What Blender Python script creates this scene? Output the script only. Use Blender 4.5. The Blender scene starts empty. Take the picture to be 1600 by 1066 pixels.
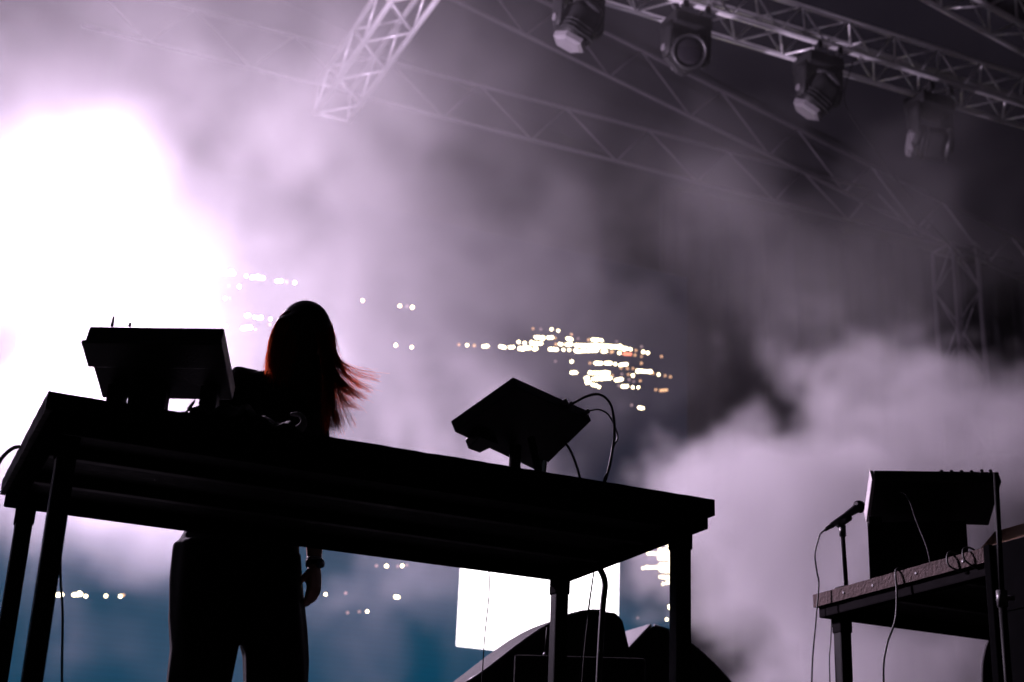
import bpy, bmesh, math, random
import numpy as np
from mathutils import Vector, Matrix

random.seed(7)
rng = np.random.default_rng(11)
scene = bpy.context.scene
COL = scene.collection
R = math.radians

# ------------------------------------------------------------------ camera, world, exposure
cam_data = bpy.data.cameras.new('camera')
cam = bpy.data.objects.new('camera', cam_data)
COL.objects.link(cam)
scene.camera = cam
cam_data.sensor_width = 36.0
cam_data.lens = 52.54
cam_data.clip_start = 0.05
cam_data.clip_end = 500.0
cam.matrix_world = Matrix(((0.91105, -0.18007, -0.37089, -0.3638),
                           (-0.41030, -0.30764, -0.85849, -3.8454),
                           (0.04049, 0.93431, -0.35416, -0.3189),
                           (0, 0, 0, 1)))
cam_data.dof.use_dof = True
cam_data.dof.focus_distance = 4.9
cam_data.dof.aperture_fstop = 3.2

world = bpy.data.worlds.new('World')
scene.world = world
world.use_nodes = True
wn = world.node_tree.nodes
wn.clear()
w_out = wn.new('ShaderNodeOutputWorld')
w_bg = wn.new('ShaderNodeBackground')
w_sky = wn.new('ShaderNodeTexSky')
w_sky.sky_type = 'NISHITA'
w_sky.sun_disc = False
w_sky.sun_elevation = R(-4.0)          # night: the sun is well down
w_sky.sun_rotation = R(200)
w_bg.inputs['Strength'].default_value = 0.12
world.node_tree.links.new(w_sky.outputs[0], w_bg.inputs[0])
world.node_tree.links.new(w_bg.outputs[0], w_out.inputs[0])

scene.view_settings.view_transform = 'Standard'
scene.view_settings.look = 'None'
scene.view_settings.exposure = 0.0
scene.view_settings.gamma = 1.0
cy = scene.cycles
cy.use_denoising = True
cy.max_bounces = 6
cy.diffuse_bounces = 2
cy.glossy_bounces = 2
cy.transmission_bounces = 4
cy.volume_bounces = 2
cy.transparent_max_bounces = 12
cy.volume_step_rate = 1.6
cy.volume_max_steps = 512
cy.sample_clamp_indirect = 6.0
cy.caustics_reflective = False
cy.caustics_refractive = False

# the main stage lamp: the light itself is made with its fixture further down
LAMP_POS = Vector((0.28, 5.0, 3.22))
LAMP_DIR = Vector((0.30, -0.95, 0.0)).normalized()
LAMP_POWER = 2250.0
LAMP_COLOR = (1.0, 0.78, 1.06)
PANEL_STRENGTH = 3.5

# ------------------------------------------------------------------ materials
def new_mat(name):
    m = bpy.data.materials.new(name)
    m.use_nodes = True
    n = m.node_tree.nodes
    n.clear()
    return m, n, m.node_tree.links

def pbr(name, color, rough=0.5, metal=0.0, spec=0.5, var=0.25, scale=18.0, bump=0.0, bump_scale=60.0, rvar=0.12):
    m, n, l = new_mat(name)
    out = n.new('ShaderNodeOutputMaterial')
    b = n.new('ShaderNodeBsdfPrincipled')
    tc = n.new('ShaderNodeTexCoord')
    nz = n.new('ShaderNodeTexNoise')
    nz.inputs['Scale'].default_value = scale
    nz.inputs['Detail'].default_value = 6
    l.new(tc.outputs['Object'], nz.inputs['Vector'])
    mix = n.new('ShaderNodeMix'); mix.data_type = 'RGBA'
    mix.inputs[6].default_value = (*[c * (1 - var) for c in color], 1)
    mix.inputs[7].default_value = (*[min(1, c * (1 + var)) for c in color], 1)
    l.new(nz.outputs['Fac'], mix.inputs[0])
    l.new(mix.outputs[2], b.inputs['Base Color'])
    mr = n.new('ShaderNodeMapRange')
    mr.inputs['To Min'].default_value = max(0.05, rough - rvar)
    mr.inputs['To Max'].default_value = min(1, rough + rvar)
    l.new(nz.outputs['Fac'], mr.inputs['Value'])
    l.new(mr.outputs[0], b.inputs['Roughness'])
    b.inputs['Metallic'].default_value = metal
    b.inputs['Specular IOR Level'].default_value = spec
    if bump:
        n2 = n.new('ShaderNodeTexNoise')
        n2.inputs['Scale'].default_value = bump_scale
        n2.inputs['Detail'].default_value = 4
        l.new(tc.outputs['Object'], n2.inputs['Vector'])
        bp = n.new('ShaderNodeBump')
        bp.inputs['Strength'].default_value = bump
        bp.inputs['Distance'].default_value = 0.01
        l.new(n2.outputs['Fac'], bp.inputs['Height'])
        l.new(bp.outputs[0], b.inputs['Normal'])
    l.new(b.outputs[0], out.inputs['Surface'])
    return m

def emit(name, color, strength, sampled=True):
    m, n, l = new_mat(name)
    out = n.new('ShaderNodeOutputMaterial')
    e = n.new('ShaderNodeEmission')
    e.inputs[0].default_value = (*color, 1)
    e.inputs[1].default_value = strength
    l.new(e.outputs[0], out.inputs['Surface'])
    if not sampled:
        m.cycles.emission_sampling = 'NONE'
    return m

M = {}
M['black_board'] = pbr('black_board', (0.010, 0.009, 0.010), 0.65, spec=0.12, bump=0.25, bump_scale=35)
M['ply_edge'] = pbr('ply_edge', (0.075, 0.053, 0.050), 0.8, spec=0.1, var=0.55, scale=26, bump=0.8, bump_scale=70)
M['frame_metal'] = pbr('frame_metal', (0.013, 0.012, 0.013), 0.5, metal=0.0, spec=0.0, bump=0.1)
M['joist_metal'] = pbr('joist_metal', (0.03, 0.027, 0.028), 0.5, spec=0.10)
M['leg_metal'] = pbr('leg_metal', (0.014, 0.014, 0.015), 0.55, metal=0.0, spec=0.05)
M['aluminium'] = pbr('aluminium', (0.66, 0.65, 0.68), 0.34, metal=0.4, scale=9, bump=0.08)
M['dimmed_aluminium'] = pbr('dimmed_aluminium', (0.085, 0.08, 0.09), 0.55, metal=0.2, scale=9, spec=0.3)  # same tubes as aluminium, with the weaker light painted into a darker colour
M['plastic'] = pbr('plastic', (0.018, 0.018, 0.02), 0.42, bump=0.15, bump_scale=160)
M['plastic_grey'] = pbr('plastic_grey', (0.13, 0.125, 0.135), 0.4, bump=0.1, bump_scale=120)
M['head_black'] = pbr('head_black', (0.009, 0.009, 0.010), 0.6, spec=0.25)
M['case_black'] = pbr('case_black', (0.006, 0.006, 0.0065), 0.9, spec=0.0)
M['hair_core'] = pbr('hair_core', (0.010, 0.005, 0.0035), 0.6, spec=0.2)
M['rubber'] = pbr('rubber', (0.012, 0.012, 0.013), 0.55)
M['cabinet'] = pbr('cabinet', (0.013, 0.0125, 0.013), 0.6, spec=0.10, bump=0.4, bump_scale=240)
M['grille'] = pbr('grille', (0.018, 0.018, 0.019), 0.5, metal=0.3, bump=0.7, bump_scale=320)
M['side_white'] = pbr('side_white', (0.62, 0.58, 0.60), 0.4, var=0.08)
M['wood'] = pbr('wood', (0.22, 0.13, 0.08), 0.5, var=0.4, scale=14, bump=0.2)
M['cloth_black'] = pbr('cloth_black', (0.010, 0.010, 0.011), 0.9, spec=0.15, bump=0.3, bump_scale=400)
M['cloth_dark'] = pbr('cloth_dark', (0.035, 0.033, 0.036), 0.9, spec=0.15, bump=0.3, bump_scale=300)
M['cloth_pale'] = pbr('cloth_pale', (0.24, 0.22, 0.24), 0.9, spec=0.1, bump=0.4, bump_scale=300)
M['drape'] = pbr('drape', (0.012, 0.012, 0.014), 0.95, spec=0.1)
M['skin'] = pbr('skin', (0.42, 0.22, 0.16), 0.5, var=0.1, scale=30)
M['steel'] = pbr('steel', (0.55, 0.54, 0.55), 0.25, metal=1.0)
M['lens_dark'] = pbr('lens_dark', (0.012, 0.011, 0.014), 0.12, spec=0.6, var=0.05)
M['floor_black'] = pbr('floor_black', (0.012, 0.0118, 0.012), 0.6, spec=0.2, bump=0.2, bump_scale=12)
M['asphalt'] = pbr('asphalt', (0.05, 0.05, 0.052), 0.85, scale=4, bump=0.5, bump_scale=30)
M['roof_black'] = pbr('roof_black', (0.014, 0.014, 0.018), 0.8, spec=0.1, scale=2)
M['watch_face'] = pbr('watch_face', (0.05, 0.09, 0.12), 0.15)
M['lamp_lens'] = emit('lamp_lens', (1.0, 0.9, 1.0), 40.0)
M['white_picture'] = emit('white_picture', (1.0, 0.93, 0.98), PANEL_STRENGTH)
M['dot_w'] = emit('dot_w', (1.0, 0.84, 0.52), 11.0, False)
M['dot_o'] = emit('dot_o', (1.0, 0.55, 0.28), 1.6, False)
M['dot_p'] = emit('dot_p', (0.9, 0.62, 0.62), 0.55, False)
M['dot_r'] = emit('dot_r', (1.0, 0.28, 0.16), 2.2, False)

# LED wall picture: a dark blue night view, blue below and nearly black above
m, n, l = new_mat('led_picture'); M['led_picture'] = m
out = n.new('ShaderNodeOutputMaterial'); e = n.new('ShaderNodeEmission')
tc = n.new('ShaderNodeTexCoord'); sx = n.new('ShaderNodeSeparateXYZ')
l.new(tc.outputs['Object'], sx.inputs[0])
rp = n.new('ShaderNodeValToRGB')
mr = n.new('ShaderNodeMapRange'); mr.inputs['From Min'].default_value = 1.0; mr.inputs['From Max'].default_value = 5.6
nz = n.new('ShaderNodeTexNoise'); nz.inputs['Scale'].default_value = 0.7; nz.inputs['Detail'].default_value = 5
l.new(tc.outputs['Object'], nz.inputs['Vector'])
ad = n.new('ShaderNodeMath'); ad.operation = 'MULTIPLY_ADD'; ad.inputs[1].default_value = 1.2
l.new(nz.outputs['Fac'], ad.inputs[0]); l.new(sx.outputs['Z'], ad.inputs[2]); l.new(ad.outputs[0], mr.inputs['Value'])
l.new(mr.outputs[0], rp.inputs[0])
cr = rp.color_ramp
cr.elements[0].position = 0.0; cr.elements[0].color = (0.0, 0.050, 0.108, 1)
cr.elements[1].position = 1.0; cr.elements[1].color = (0.002, 0.003, 0.008, 1)
el = cr.elements.new(0.36); el.color = (0.0, 0.052, 0.106, 1)
el = cr.elements.new(0.56); el.color = (0.002, 0.007, 0.020, 1)
# fine rows of diodes
wv = n.new('ShaderNodeMath'); wv.operation = 'SINE'
wm = n.new('ShaderNodeMath'); wm.operation = 'MULTIPLY'; wm.inputs[1].default_value = 130.0
l.new(sx.outputs['Z'], wm.inputs[0]); l.new(wm.outputs[0], wv.inputs[0])
ws = n.new('ShaderNodeMath'); ws.operation = 'MULTIPLY_ADD'; ws.inputs[1].default_value = 0.03; ws.inputs[2].default_value = 0.95
l.new(wv.outputs[0], ws.inputs[0]); l.new(ws.outputs[0], e.inputs[1])
l.new(rp.outputs[0], e.inputs[0]); l.new(e.outputs[0], out.inputs['Surface'])

# hair: dark strands that glow red-brown when light comes through them
m, n, l = new_mat('hair'); M['hair'] = m
out = n.new('ShaderNodeOutputMaterial'); b = n.new('ShaderNodeBsdfPrincipled'); t = n.new('ShaderNodeBsdfTranslucent'); mx = n.new('ShaderNodeMixShader')
b.inputs['Base Color'].default_value = (0.070, 0.020, 0.010, 1); b.inputs['Roughness'].default_value = 0.35
t.inputs['Color'].default_value = (0.88, 0.36, 0.20, 1); mx.inputs[0].default_value = 0.75
l.new(b.outputs[0], mx.inputs[1]); l.new(t.outputs[0], mx.inputs[2]); l.new(mx.outputs[0], out.inputs['Surface'])

# ------------------------------------------------------------------ mesh helpers
class MB:
    def __init__(s): s.v = []; s.f = []; s.mi = []; s.cur = 0
    def add(s, vs, fs):
        o = len(s.v); s.v += [tuple(v) for v in vs]
        for f in fs: s.f.append(tuple(i + o for i in f)); s.mi.append(s.cur)
        return s
    def box(s, c, d, rot=None, bev=0.0):
        """box centred on c with full sizes d, edges bevelled by bev (chamfer)"""
        hx, hy, hz = d[0] / 2, d[1] / 2, d[2] / 2
        bm = bmesh.new(); bmesh.ops.create_cube(bm, size=1)
        for v in bm.verts: v.co = Vector((v.co.x * d[0], v.co.y * d[1], v.co.z * d[2]))
        if bev: bmesh.ops.bevel(bm, geom=bm.edges[:], offset=bev, segments=2, affect='EDGES', profile=0.6)
        bm.verts.index_update()
        vs = [(rot @ v.co if rot else v.co) + Vector(c) for v in bm.verts]
        fs = [[v.index for v in f.verts] for f in bm.faces]
        bm.free(); return s.add(vs, fs)
    def tube(s, pts, rad, n=8, cap=True, flat=1.0):
        pts = [Vector(p) for p in pts]
        rs = rad if hasattr(rad, '__len__') else [rad] * len(pts)
        vs = []; fs = []; prev = None
        for i, p in enumerate(pts):
            t = (pts[min(i + 1, len(pts) - 1)] - pts[max(i - 1, 0)])
            if t.length < 1e-9: t = Vector((0, 0, 1))
            t.normalize()
            if prev is None:
                a = Vector((0, 0, 1)) if abs(t.z) < 0.9 else Vector((1, 0, 0))
                u = t.cross(a).normalized()
            else:
                u = (prev - t * prev.dot(t)); u = u.normalized() if u.length > 1e-6 else t.orthogonal().normalized()
            prev = u; w = t.cross(u)
            for k in range(n):
                an = 2 * math.pi * k / n
                vs.append(p + (u * math.cos(an) + w * math.sin(an) * flat) * rs[i])
        for i in range(len(pts) - 1):
            for k in range(n):
                fs.append((i * n + k, i * n + (k + 1) % n, (i + 1) * n + (k + 1) % n, (i + 1) * n + k))
        if cap:
            fs.append(tuple(range(n))[::-1]); fs.append(tuple(range((len(pts) - 1) * n, len(pts) * n)))
        return s.add(vs, fs)
    def loft(s, rings, n=24, fn=None):
        """closed loft of ellipses: rings = (centre, half x, half y)"""
        vs = []; fs = []
        for i, (c, a, b) in enumerate(rings):
            for k in range(n):
                an = 2 * math.pi * k / n
                q = 1.0 + (fn(i, an) if fn else 0)
                vs.append((c[0] + a * q * math.cos(an), c[1] + b * q * math.sin(an), c[2]))
        for i in range(len(rings) - 1):
            for k in range(n):
                fs.append((i * n + k, i * n + (k + 1) % n, (i + 1) * n + (k + 1) % n, (i + 1) * n + k))
        fs.append(tuple(range(n))[::-1]); fs.append(tuple(range((len(rings) - 1) * n, len(rings) * n)))
        return s.add(vs, fs)
    def prism(s, poly, y0, y1):
        """polygon in x,z extruded along y"""
        k = len(poly)
        vs = [(x, y0, z) for x, z in poly] + [(x, y1, z) for x, z in poly]
        fs = [tuple(range(k)), tuple(range(k, 2 * k))[::-1]] + [(i, i + k, (i + 1) % k + k, (i + 1) % k) for i in range(k)]
        return s.add(vs, fs)
    def ball(s, c, r, sc=(1, 1, 1), seg=16, rot=None):
        bm = bmesh.new(); bmesh.ops.create_uvsphere(bm, u_segments=seg, v_segments=max(6, seg // 2 + 2), radius=r)
        bm.verts.index_update()
        vs = []
        for v in bm.verts:
            q = Vector((v.co.x * sc[0], v.co.y * sc[1], v.co.z * sc[2]))
            vs.append((rot @ q if rot else q) + Vector(c))
        fs = [[v.index for v in f.verts] for f in bm.faces]; bm.free()
        return s.add(vs, fs)
    def mesh(s, name, mats, smooth=False):
        me = bpy.data.meshes.new(name); me.from_pydata(s.v, [], s.f)
        for mm in (mats if isinstance(mats, (list, tuple)) else [mats]): me.materials.append(M[mm] if isinstance(mm, str) else mm)
        if len(me.materials) > 1: me.polygons.foreach_set('material_index', s.mi)
        bm = bmesh.new(); bm.from_mesh(me); bmesh.ops.recalc_face_normals(bm, faces=bm.faces[:]); bm.to_mesh(me); bm.free()
        if smooth: me.shade_smooth()
        me.update(); return me
    def build(s, name, mats, parent=None, smooth=False):
        return link(name, s.mesh(name, mats, smooth), parent)

def link(name, me, parent=None):
    o = bpy.data.objects.new(name, me); COL.objects.link(o)
    if parent is not None: o.parent = parent
    return o

def tag(o, label=None, cat=None, group=None, kind=None):
    if label: o['label'] = label
    if cat: o['category'] = cat
    if group: o['group'] = group
    if kind: o['kind'] = kind
    return o

def thing(name, loc, label, cat, group=None, rz=0.0):
    o = bpy.data.objects.new(name, None); COL.objects.link(o)
    o.location = loc; o.rotation_euler = (0, 0, rz); o.empty_display_size = 0.1
    return tag(o, label, cat, group)

def spline(pts, k=8):
    pts = [Vector(p) for p in pts]
    P = [pts[0] * 2 - pts[1]] + pts + [pts[-1] * 2 - pts[-2]]
    r = []
    for i in range(1, len(P) - 2):
        a, b, c, d = P[i - 1], P[i], P[i + 1], P[i + 2]
        for j in range(k):
            t = j / k
            r.append(0.5 * ((2 * b) + (c - a) * t + (2 * a - 5 * b + 4 * c - d) * t * t + (3 * b - a - 3 * c + d) * t ** 3))
    r.append(pts[-1]); return r

def cable(pts, rad, label, mat='rubber', group=None, name='cable'):
    o = MB().tube(spline(pts), rad, 8).build(name, mat, None, True)
    return tag(o, label, 'cable', group)
# ------------------------------------------------------------------ the setting
tag(MB().box((0, 0, -1.55), (300, 300, 0.1)).build('ground', 'asphalt'), kind='structure')
stage = MB().box((3.5, 4.6, -0.09), (19.0, 10.4, 0.18), bev=0.01).box((3.5, 4.6, -0.82), (18.6, 10.0, 1.26)).build('stage_floor', 'floor_black')
tag(stage, kind='structure')

# roof skin over the stage, a low gable with its ridge along the depth of the stage
mb = MB()
rings = []
for X in (-9.0, -4.0, 1.0, 6.0, 11.0, 13.5):
    rings.append((X, 9.32 - 0.217 * abs(X - 1.0)))
poly = rings + [(x, z + 0.03) for x, z in reversed(rings)]
roof = mb.prism(poly, 3.2, 10.2).build('roof_canopy', 'roof_black')
tag(roof, 'black fabric roof skin stretched above the stage trusses', 'canopy')

# black drape right of the LED wall
mb = MB(); vs = []; fs = []
nx = 220; zs = [0.0, 1.5, 3.0, 4.5, 6.0, 7.0]
for i in range(nx + 1):
    X = 6.72 + (13.2 - 6.72) * i / nx
    fold = 0.055 * math.sin(X * 11.0 + 0.8 * math.sin(X * 2.3)) + 0.02 * math.sin(X * 29)
    for z in zs:
        k = 0.7 + 0.3 * (1 - z / 7)
        vs.append((X, 8.75 + fold * k, z))
m_ = len(zs)
for i in range(nx):
    for j in range(m_ - 1):
        fs.append((i * m_ + j, (i + 1) * m_ + j, (i + 1) * m_ + j + 1, i * m_ + j + 1))
mb.add(vs, fs)
dr = mb.build('backdrop_curtain', 'drape', None, True)
so = dr.modifiers.new('thickness', 'SOLIDIFY'); so.thickness = 0.012
tag(dr, 'tall black pleated stage curtain beside the video wall', 'curtain')

# ------------------------------------------------------------------ LED video wall
scr = thing('video_wall', (1.6, 8.0, 0.0), 'huge video wall showing deep blue with rows of small lights', 'screen')
X0, X1, Z0, Z1 = -3.6 - 1.6, 6.62 - 1.6, 0.9, 5.6
MB().box(((X0 + X1) / 2, 0.005, (Z0 + Z1) / 2), (X1 - X0, 0.01, Z1 - Z0)).build('picture', 'led_picture', scr)
MB().box(((X0 + X1) / 2, 0.10, (Z0 + Z1) / 2), (X1 - X0 + 0.03, 0.16, Z1 - Z0 + 0.03), bev=0.01).build('cabinet_back', 'plastic', scr)
MB().box((4.36 + 0.77 - 1.6, -0.006, 1.74 + 0.46), (1.54, 0.006, 0.94)).build('white_picture_field', 'white_picture', scr)
for X in (-4.2, -1.4, 1.4, 4.4):
    MB().box((X, 0.28, 0.45), (0.12, 0.12, 0.9), bev=0.008).build('support_post', 'leg_metal', scr)
DOTS = {
    'w': [ (5.15,4.76,5.15,4.76), (5.22,4.76,5.22,4.76), (4.99,4.65,5.07,4.66), (5.12,4.67,5.16,4.68), (5.32,4.7,5.36,4.7), (5.58,4.74,5.65,4.75), (5.68,4.75,5.68,4.75), (4.82,4.57,4.82,4.57), (4.88,4.57,4.88,4.57), (4.95,4.58,5.05,4.6), (5.24,4.63,5.26,4.63), (5.31,4.64,5.36,4.65), (5.41,4.65,5.59,4.68), (5.57,4.68,5.78,4.71), (5.78,4.71,5.95,4.72), (5.99,4.72,5.99,4.72), (6.13,4.72,6.13,4.72), (6.18,4.72,6.18,4.72), (4.31,4.44,4.31,4.44), (4.47,4.46,4.51,4.47), (4.64,4.49,4.68,4.49), (4.73,4.5,4.77,4.51), (4.83,4.51,4.93,4.53), (4.98,4.53,5.0,4.54), (5.14,4.56,5.21,4.57), (5.28,4.58,5.28,4.58), (5.34,4.59,5.34,4.59), (5.41,4.59,5.63,4.64), (5.69,4.64,5.73,4.65), (5.87,4.66,5.87,4.66), (5.37,4.48,5.37,4.48), (5.62,4.51,5.68,4.52), (5.73,4.53,5.78,4.54), (5.83,4.54,5.83,4.54), (5.88,4.54,5.95,4.56), (6.07,4.52,6.21,4.53), (6.3,4.52,6.3,4.52), (5.37,4.37,5.42,4.38), (5.56,4.4,5.76,4.44), (6.02,4.46,6.02,4.46), (5.52,4.34,5.54,4.35), (5.6,4.35,5.78,4.39), (5.84,4.38,5.9,4.4), (5.53,4.3,5.56,4.31), (5.59,4.29,5.63,4.29), (5.66,4.28,5.66,4.28), (5.91,4.33,5.96,4.34), (6.02,4.34,6.02,4.34), (6.08,4.35,6.08,4.35), (6.09,4.15,6.13,4.15), (1.99,4.67,1.99,4.67), (2.04,4.67,2.12,4.68), (2.23,4.68,2.23,4.68), (2.28,4.68,2.38,4.69), (2.5,4.69,2.54,4.7), (2.66,4.71,2.66,4.71), (2.18,4.57,2.18,4.57), (2.07,4.44,2.07,4.44), (2.27,4.32,2.29,4.33), (2.34,4.32,2.34,4.32), (2.37,4.32,2.4,4.33), (2.48,4.33,2.48,4.33), (2.1,4.19,2.1,4.19), (2.25,4.2,2.32,4.22), (3.29,4.67,3.29,4.67), (3.64,4.69,3.64,4.69), (3.76,4.7,3.76,4.7), (3.63,4.31,3.63,4.31), (3.78,4.32,3.78,4.32), (6.2,2.76,6.57,2.81), (6.32,2.81,6.57,2.84), (6.41,2.85,6.57,2.87), (6.33,2.73,6.57,2.77), (6.15,2.62,6.15,2.62), (6.19,2.63,6.57,2.68), (6.33,2.68,6.57,2.71), (6.34,2.62,6.57,2.64), (6.33,2.56,6.57,2.59), (6.4,2.52,6.57,2.54), (6.36,2.5,6.36,2.5), (6.43,2.29,6.55,2.3), (6.4,2.18,6.4,2.18), (6.31,2.73,6.31,2.73), (3.69,2.33,3.69,2.33), (3.83,2.35,3.83,2.35), (3.18,2.03,3.18,2.03), (3.55,1.93,3.55,1.93), (3.79,2.08,3.81,2.08), (1.02,1.77,1.09,1.78), (1.18,1.79,1.23,1.8), (1.22,1.81,1.22,1.81), (1.27,1.79,1.27,1.79), (1.42,1.81,1.42,1.81), (1.53,1.82,1.53,1.82) ],
    'o': [ (4.96,4.73,4.96,4.73), (5.19,4.68,5.19,4.68), (5.36,4.75,5.36,4.75), (5.54,4.73,5.54,4.73), (5.2,4.62,5.2,4.62), (6.05,4.72,6.05,4.72), (4.23,4.43,4.23,4.43), (4.38,4.45,4.38,4.45), (5.78,4.65,5.8,4.66), (6.04,4.67,6.04,4.67), (6.11,4.67,6.11,4.67), (6.33,4.71,6.33,4.71), (5.56,4.5,5.56,4.5), (6.11,4.6,6.11,4.6), (5.89,4.51,5.89,4.51), (5.96,4.52,5.96,4.52), (6.02,4.53,6.02,4.53), (6.24,4.52,6.24,4.52), (6.37,4.52,6.37,4.52), (6.43,4.52,6.43,4.52), (5.8,4.42,5.8,4.42), (5.97,4.46,5.97,4.46), (6.1,4.42,6.1,4.42), (6.27,4.36,6.27,4.36), (6.32,4.36,6.39,4.38), (2.59,4.7,2.59,4.7), (2.48,4.28,2.48,4.28), (2.36,4.21,2.36,4.21), (1.55,1.83,1.55,1.83) ],
    'p': [ (5.04,4.74,5.04,4.74), (5.43,4.72,5.43,4.72), (5.84,4.77,5.84,4.77), (6.11,4.77,6.11,4.77), (5.2,4.45,5.2,4.45), (5.9,4.45,5.9,4.45), (5.98,4.41,5.98,4.41), (6.03,4.4,6.03,4.4), (5.87,4.33,5.87,4.33), (6.01,4.16,6.01,4.16), (2.09,4.56,2.09,4.56), (2.11,4.45,2.11,4.45), (3.71,4.7,3.71,4.7), (6.21,2.71,6.21,2.71), (6.28,2.59,6.28,2.59), (6.1,2.16,6.1,2.16), (3.6,2.32,3.6,2.32), (3.79,2.34,3.79,2.34), (3.87,2.36,3.87,2.36), (3.35,2.06,3.35,2.06), (3.38,1.9,3.38,1.9), (3.48,1.92,3.48,1.92) ],
    'r': [ (5.92,4.66,5.99,4.67) ],
}
for k in 'wopr':
    mb = MB()
    for (a, b_, c, d) in DOTS[k]:
        r = {'w': 0.0125, 'o': 0.011, 'p': 0.011, 'r': 0.012}[k] * random.uniform(0.85, 1.12)
        L = math.hypot(c - a, d - b_); ang = math.atan2(d - b_, c - a) if L > 1e-4 else 0
        N = 12; pts = []
        for i in range(N):
            t = 2 * math.pi * (i + 0.5) / N + ang
            ex, ez = (c, d) if math.cos(t - ang) > 0 else (a, b_)
            pts.append((ex - 1.6 + r * math.cos(t), ez + r * math.sin(t)))
        mb.prism(pts, -0.007 - 0.001 * 'wopr'.index(k), -0.0002)
        if L > 0.08:        # long runs of lights are uneven along their length
            x = 0.0
            while x < L:
                rr = r * random.uniform(0.8, 1.6); t = x / L
                cx_, cz_ = a + (c - a) * t - 1.6, b_ + (d - b_) * t + random.uniform(-0.9, 0.9) * r
                mb.prism([(cx_ + rr * math.cos(q * math.pi / 4), cz_ + rr * math.sin(q * math.pi / 4)) for q in range(8)], -0.0115 - 0.0002 * int(x * 50 % 5), -0.0003)
                x += random.uniform(0.03, 0.06)
    o = mb.build('picture_lights', 'dot_' + k, scr); o['kind'] = 'stuff'

# ------------------------------------------------------------------ trusses
_chord_cache = {}
TUBE_MAT = 'aluminium'
def tube_mesh(name, L, r, n=10):
    key = (name, round(L, 3), r, TUBE_MAT)
    if key not in _chord_cache:
        _chord_cache[key] = MB().tube([(0, 0, 0), (0, 0, L)], r, n).mesh(name, TUBE_MAT, True)
    return _chord_cache[key]

def stick(name, a, b, r, parent, n=10):
    a, b = Vector(a), Vector(b); d = b - a
    o = link(name, tube_mesh(name, d.length, r, n), parent)
    o.location = a; o.rotation_euler = d.to_track_quat('Z', 'Y').to_euler()
    return o

def truss(p0, p1, label, u, v, a=0.30, bay=0.46, group=None, rc=0.025, rb=0.011, view=None):
    """box truss from p0 along to p1; u, v: unit vectors of its section; p0 is the corner at u=0, v=0"""
    p0, p1 = Vector(p0), Vector(p1); u, v = Vector(u) * a, Vector(v) * a
    t = thing('truss', p0, label, 'truss', group)
    L = (p1 - p0).length; d = (p1 - p0) / L
    corners = [Vector((0, 0, 0)), u, u + v, v]
    for c in corners: stick('chord', c, c + d * L, rc, t)
    nb = max(1, round(L / bay)); s = L / nb
    lo, hi = (0, nb) if view is None else view
    for q in range(4):
        A, B = corners[q], corners[(q + 1) % 4]
        for i in range(nb):
            x0, x1 = s * i, s * (i + 1); xm = (x0 + x1) / 2
            if q % 2: A_, B_ = B, A
            else: A_, B_ = A, B
            stick('brace', A_ + d * x0, B_ + d * xm, rb, t, 8)
            stick('brace', B_ + d * xm, A_ + d * x1, rb, t, 8)
    for x in (0.0, L):
        for q in range(4):
            stick('end_brace', corners[q] + d * x, corners[(q + 1) % 4] + d * x, rb * 1.2, t, 8)
    return t

truss((2.4, 4.876, 6.40), (11.2, 4.876, 6.40), 'aluminium box truss carrying the row of moving head lamps', (0, 1, 0), (0, 0, 1), 0.30)
truss((2.84, 4.3, 6.72), (2.84, 8.56, 6.72), 'aluminium truss running front to back, fading into pale smoke', (1, 0, 0), (0, 0, 1), 0.33, 0.71, rc=0.028, rb=0.013)

def ladder_truss(p0, p1, depth, label, bay=0.95, rc=0.019, rb=0.0095):
    """flat truss: an upper and a lower chord with zigzag braces between"""
    p0, p1 = Vector(p0), Vector(p1); dn = Vector((0, 0, -depth))
    t = thing('truss', p0, label, 'truss'); L = (p1 - p0).length; d = (p1 - p0) / L
    stick('chord', (0, 0, 0), d * L, rc, t); stick('chord', dn, dn + d * L, rc, t)
    nb = round(L / bay); s_ = L / nb
    for i in range(nb):
        stick('brace', d * (s_ * i), dn + d * (s_ * (i + 0.62)), rb, t, 8)
        stick('brace', dn + d * (s_ * (i + 0.62)), d * (s_ * (i + 1)), rb * 0.8, t, 8)
    return t
TUBE_MAT = 'dimmed_aluminium'        # darker copy of the aluminium, so the rear trusses look dimly lit
ladder_truss((0.6, 8.6, 7.52), (11.4, 8.6, 7.52), 0.47, 'level rear truss above the video wall, dim behind smoke')
ladder_truss((1.3, 8.0, 9.366 - 0.217 * 1.3), (11.8, 8.0, 9.366 - 0.217 * 11.8), 0.49, 'sloping rear roof rafter truss falling towards the curtain')
TUBE_MAT = 'aluminium'
nv = Vector((0.217, 0, 1)).normalized()
truss((3.6, 5.0, 9.1 - 0.21 * 3.6), (11.8, 5.0, 9.1 - 0.21 * 11.8), 'sloping front roof rafter truss above the moving heads', (0, 1, 0), nv, 0.30, 0.55)
TUBE_MAT = 'dimmed_aluminium'
truss((10.0, 8.0, 0.0), (10.0, 8.0, 6.75), 'upright truss tower standing in front of the black curtain', (1, 0, 0), (0, 1, 0), 0.34, 1.0, rb=0.009)

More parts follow.
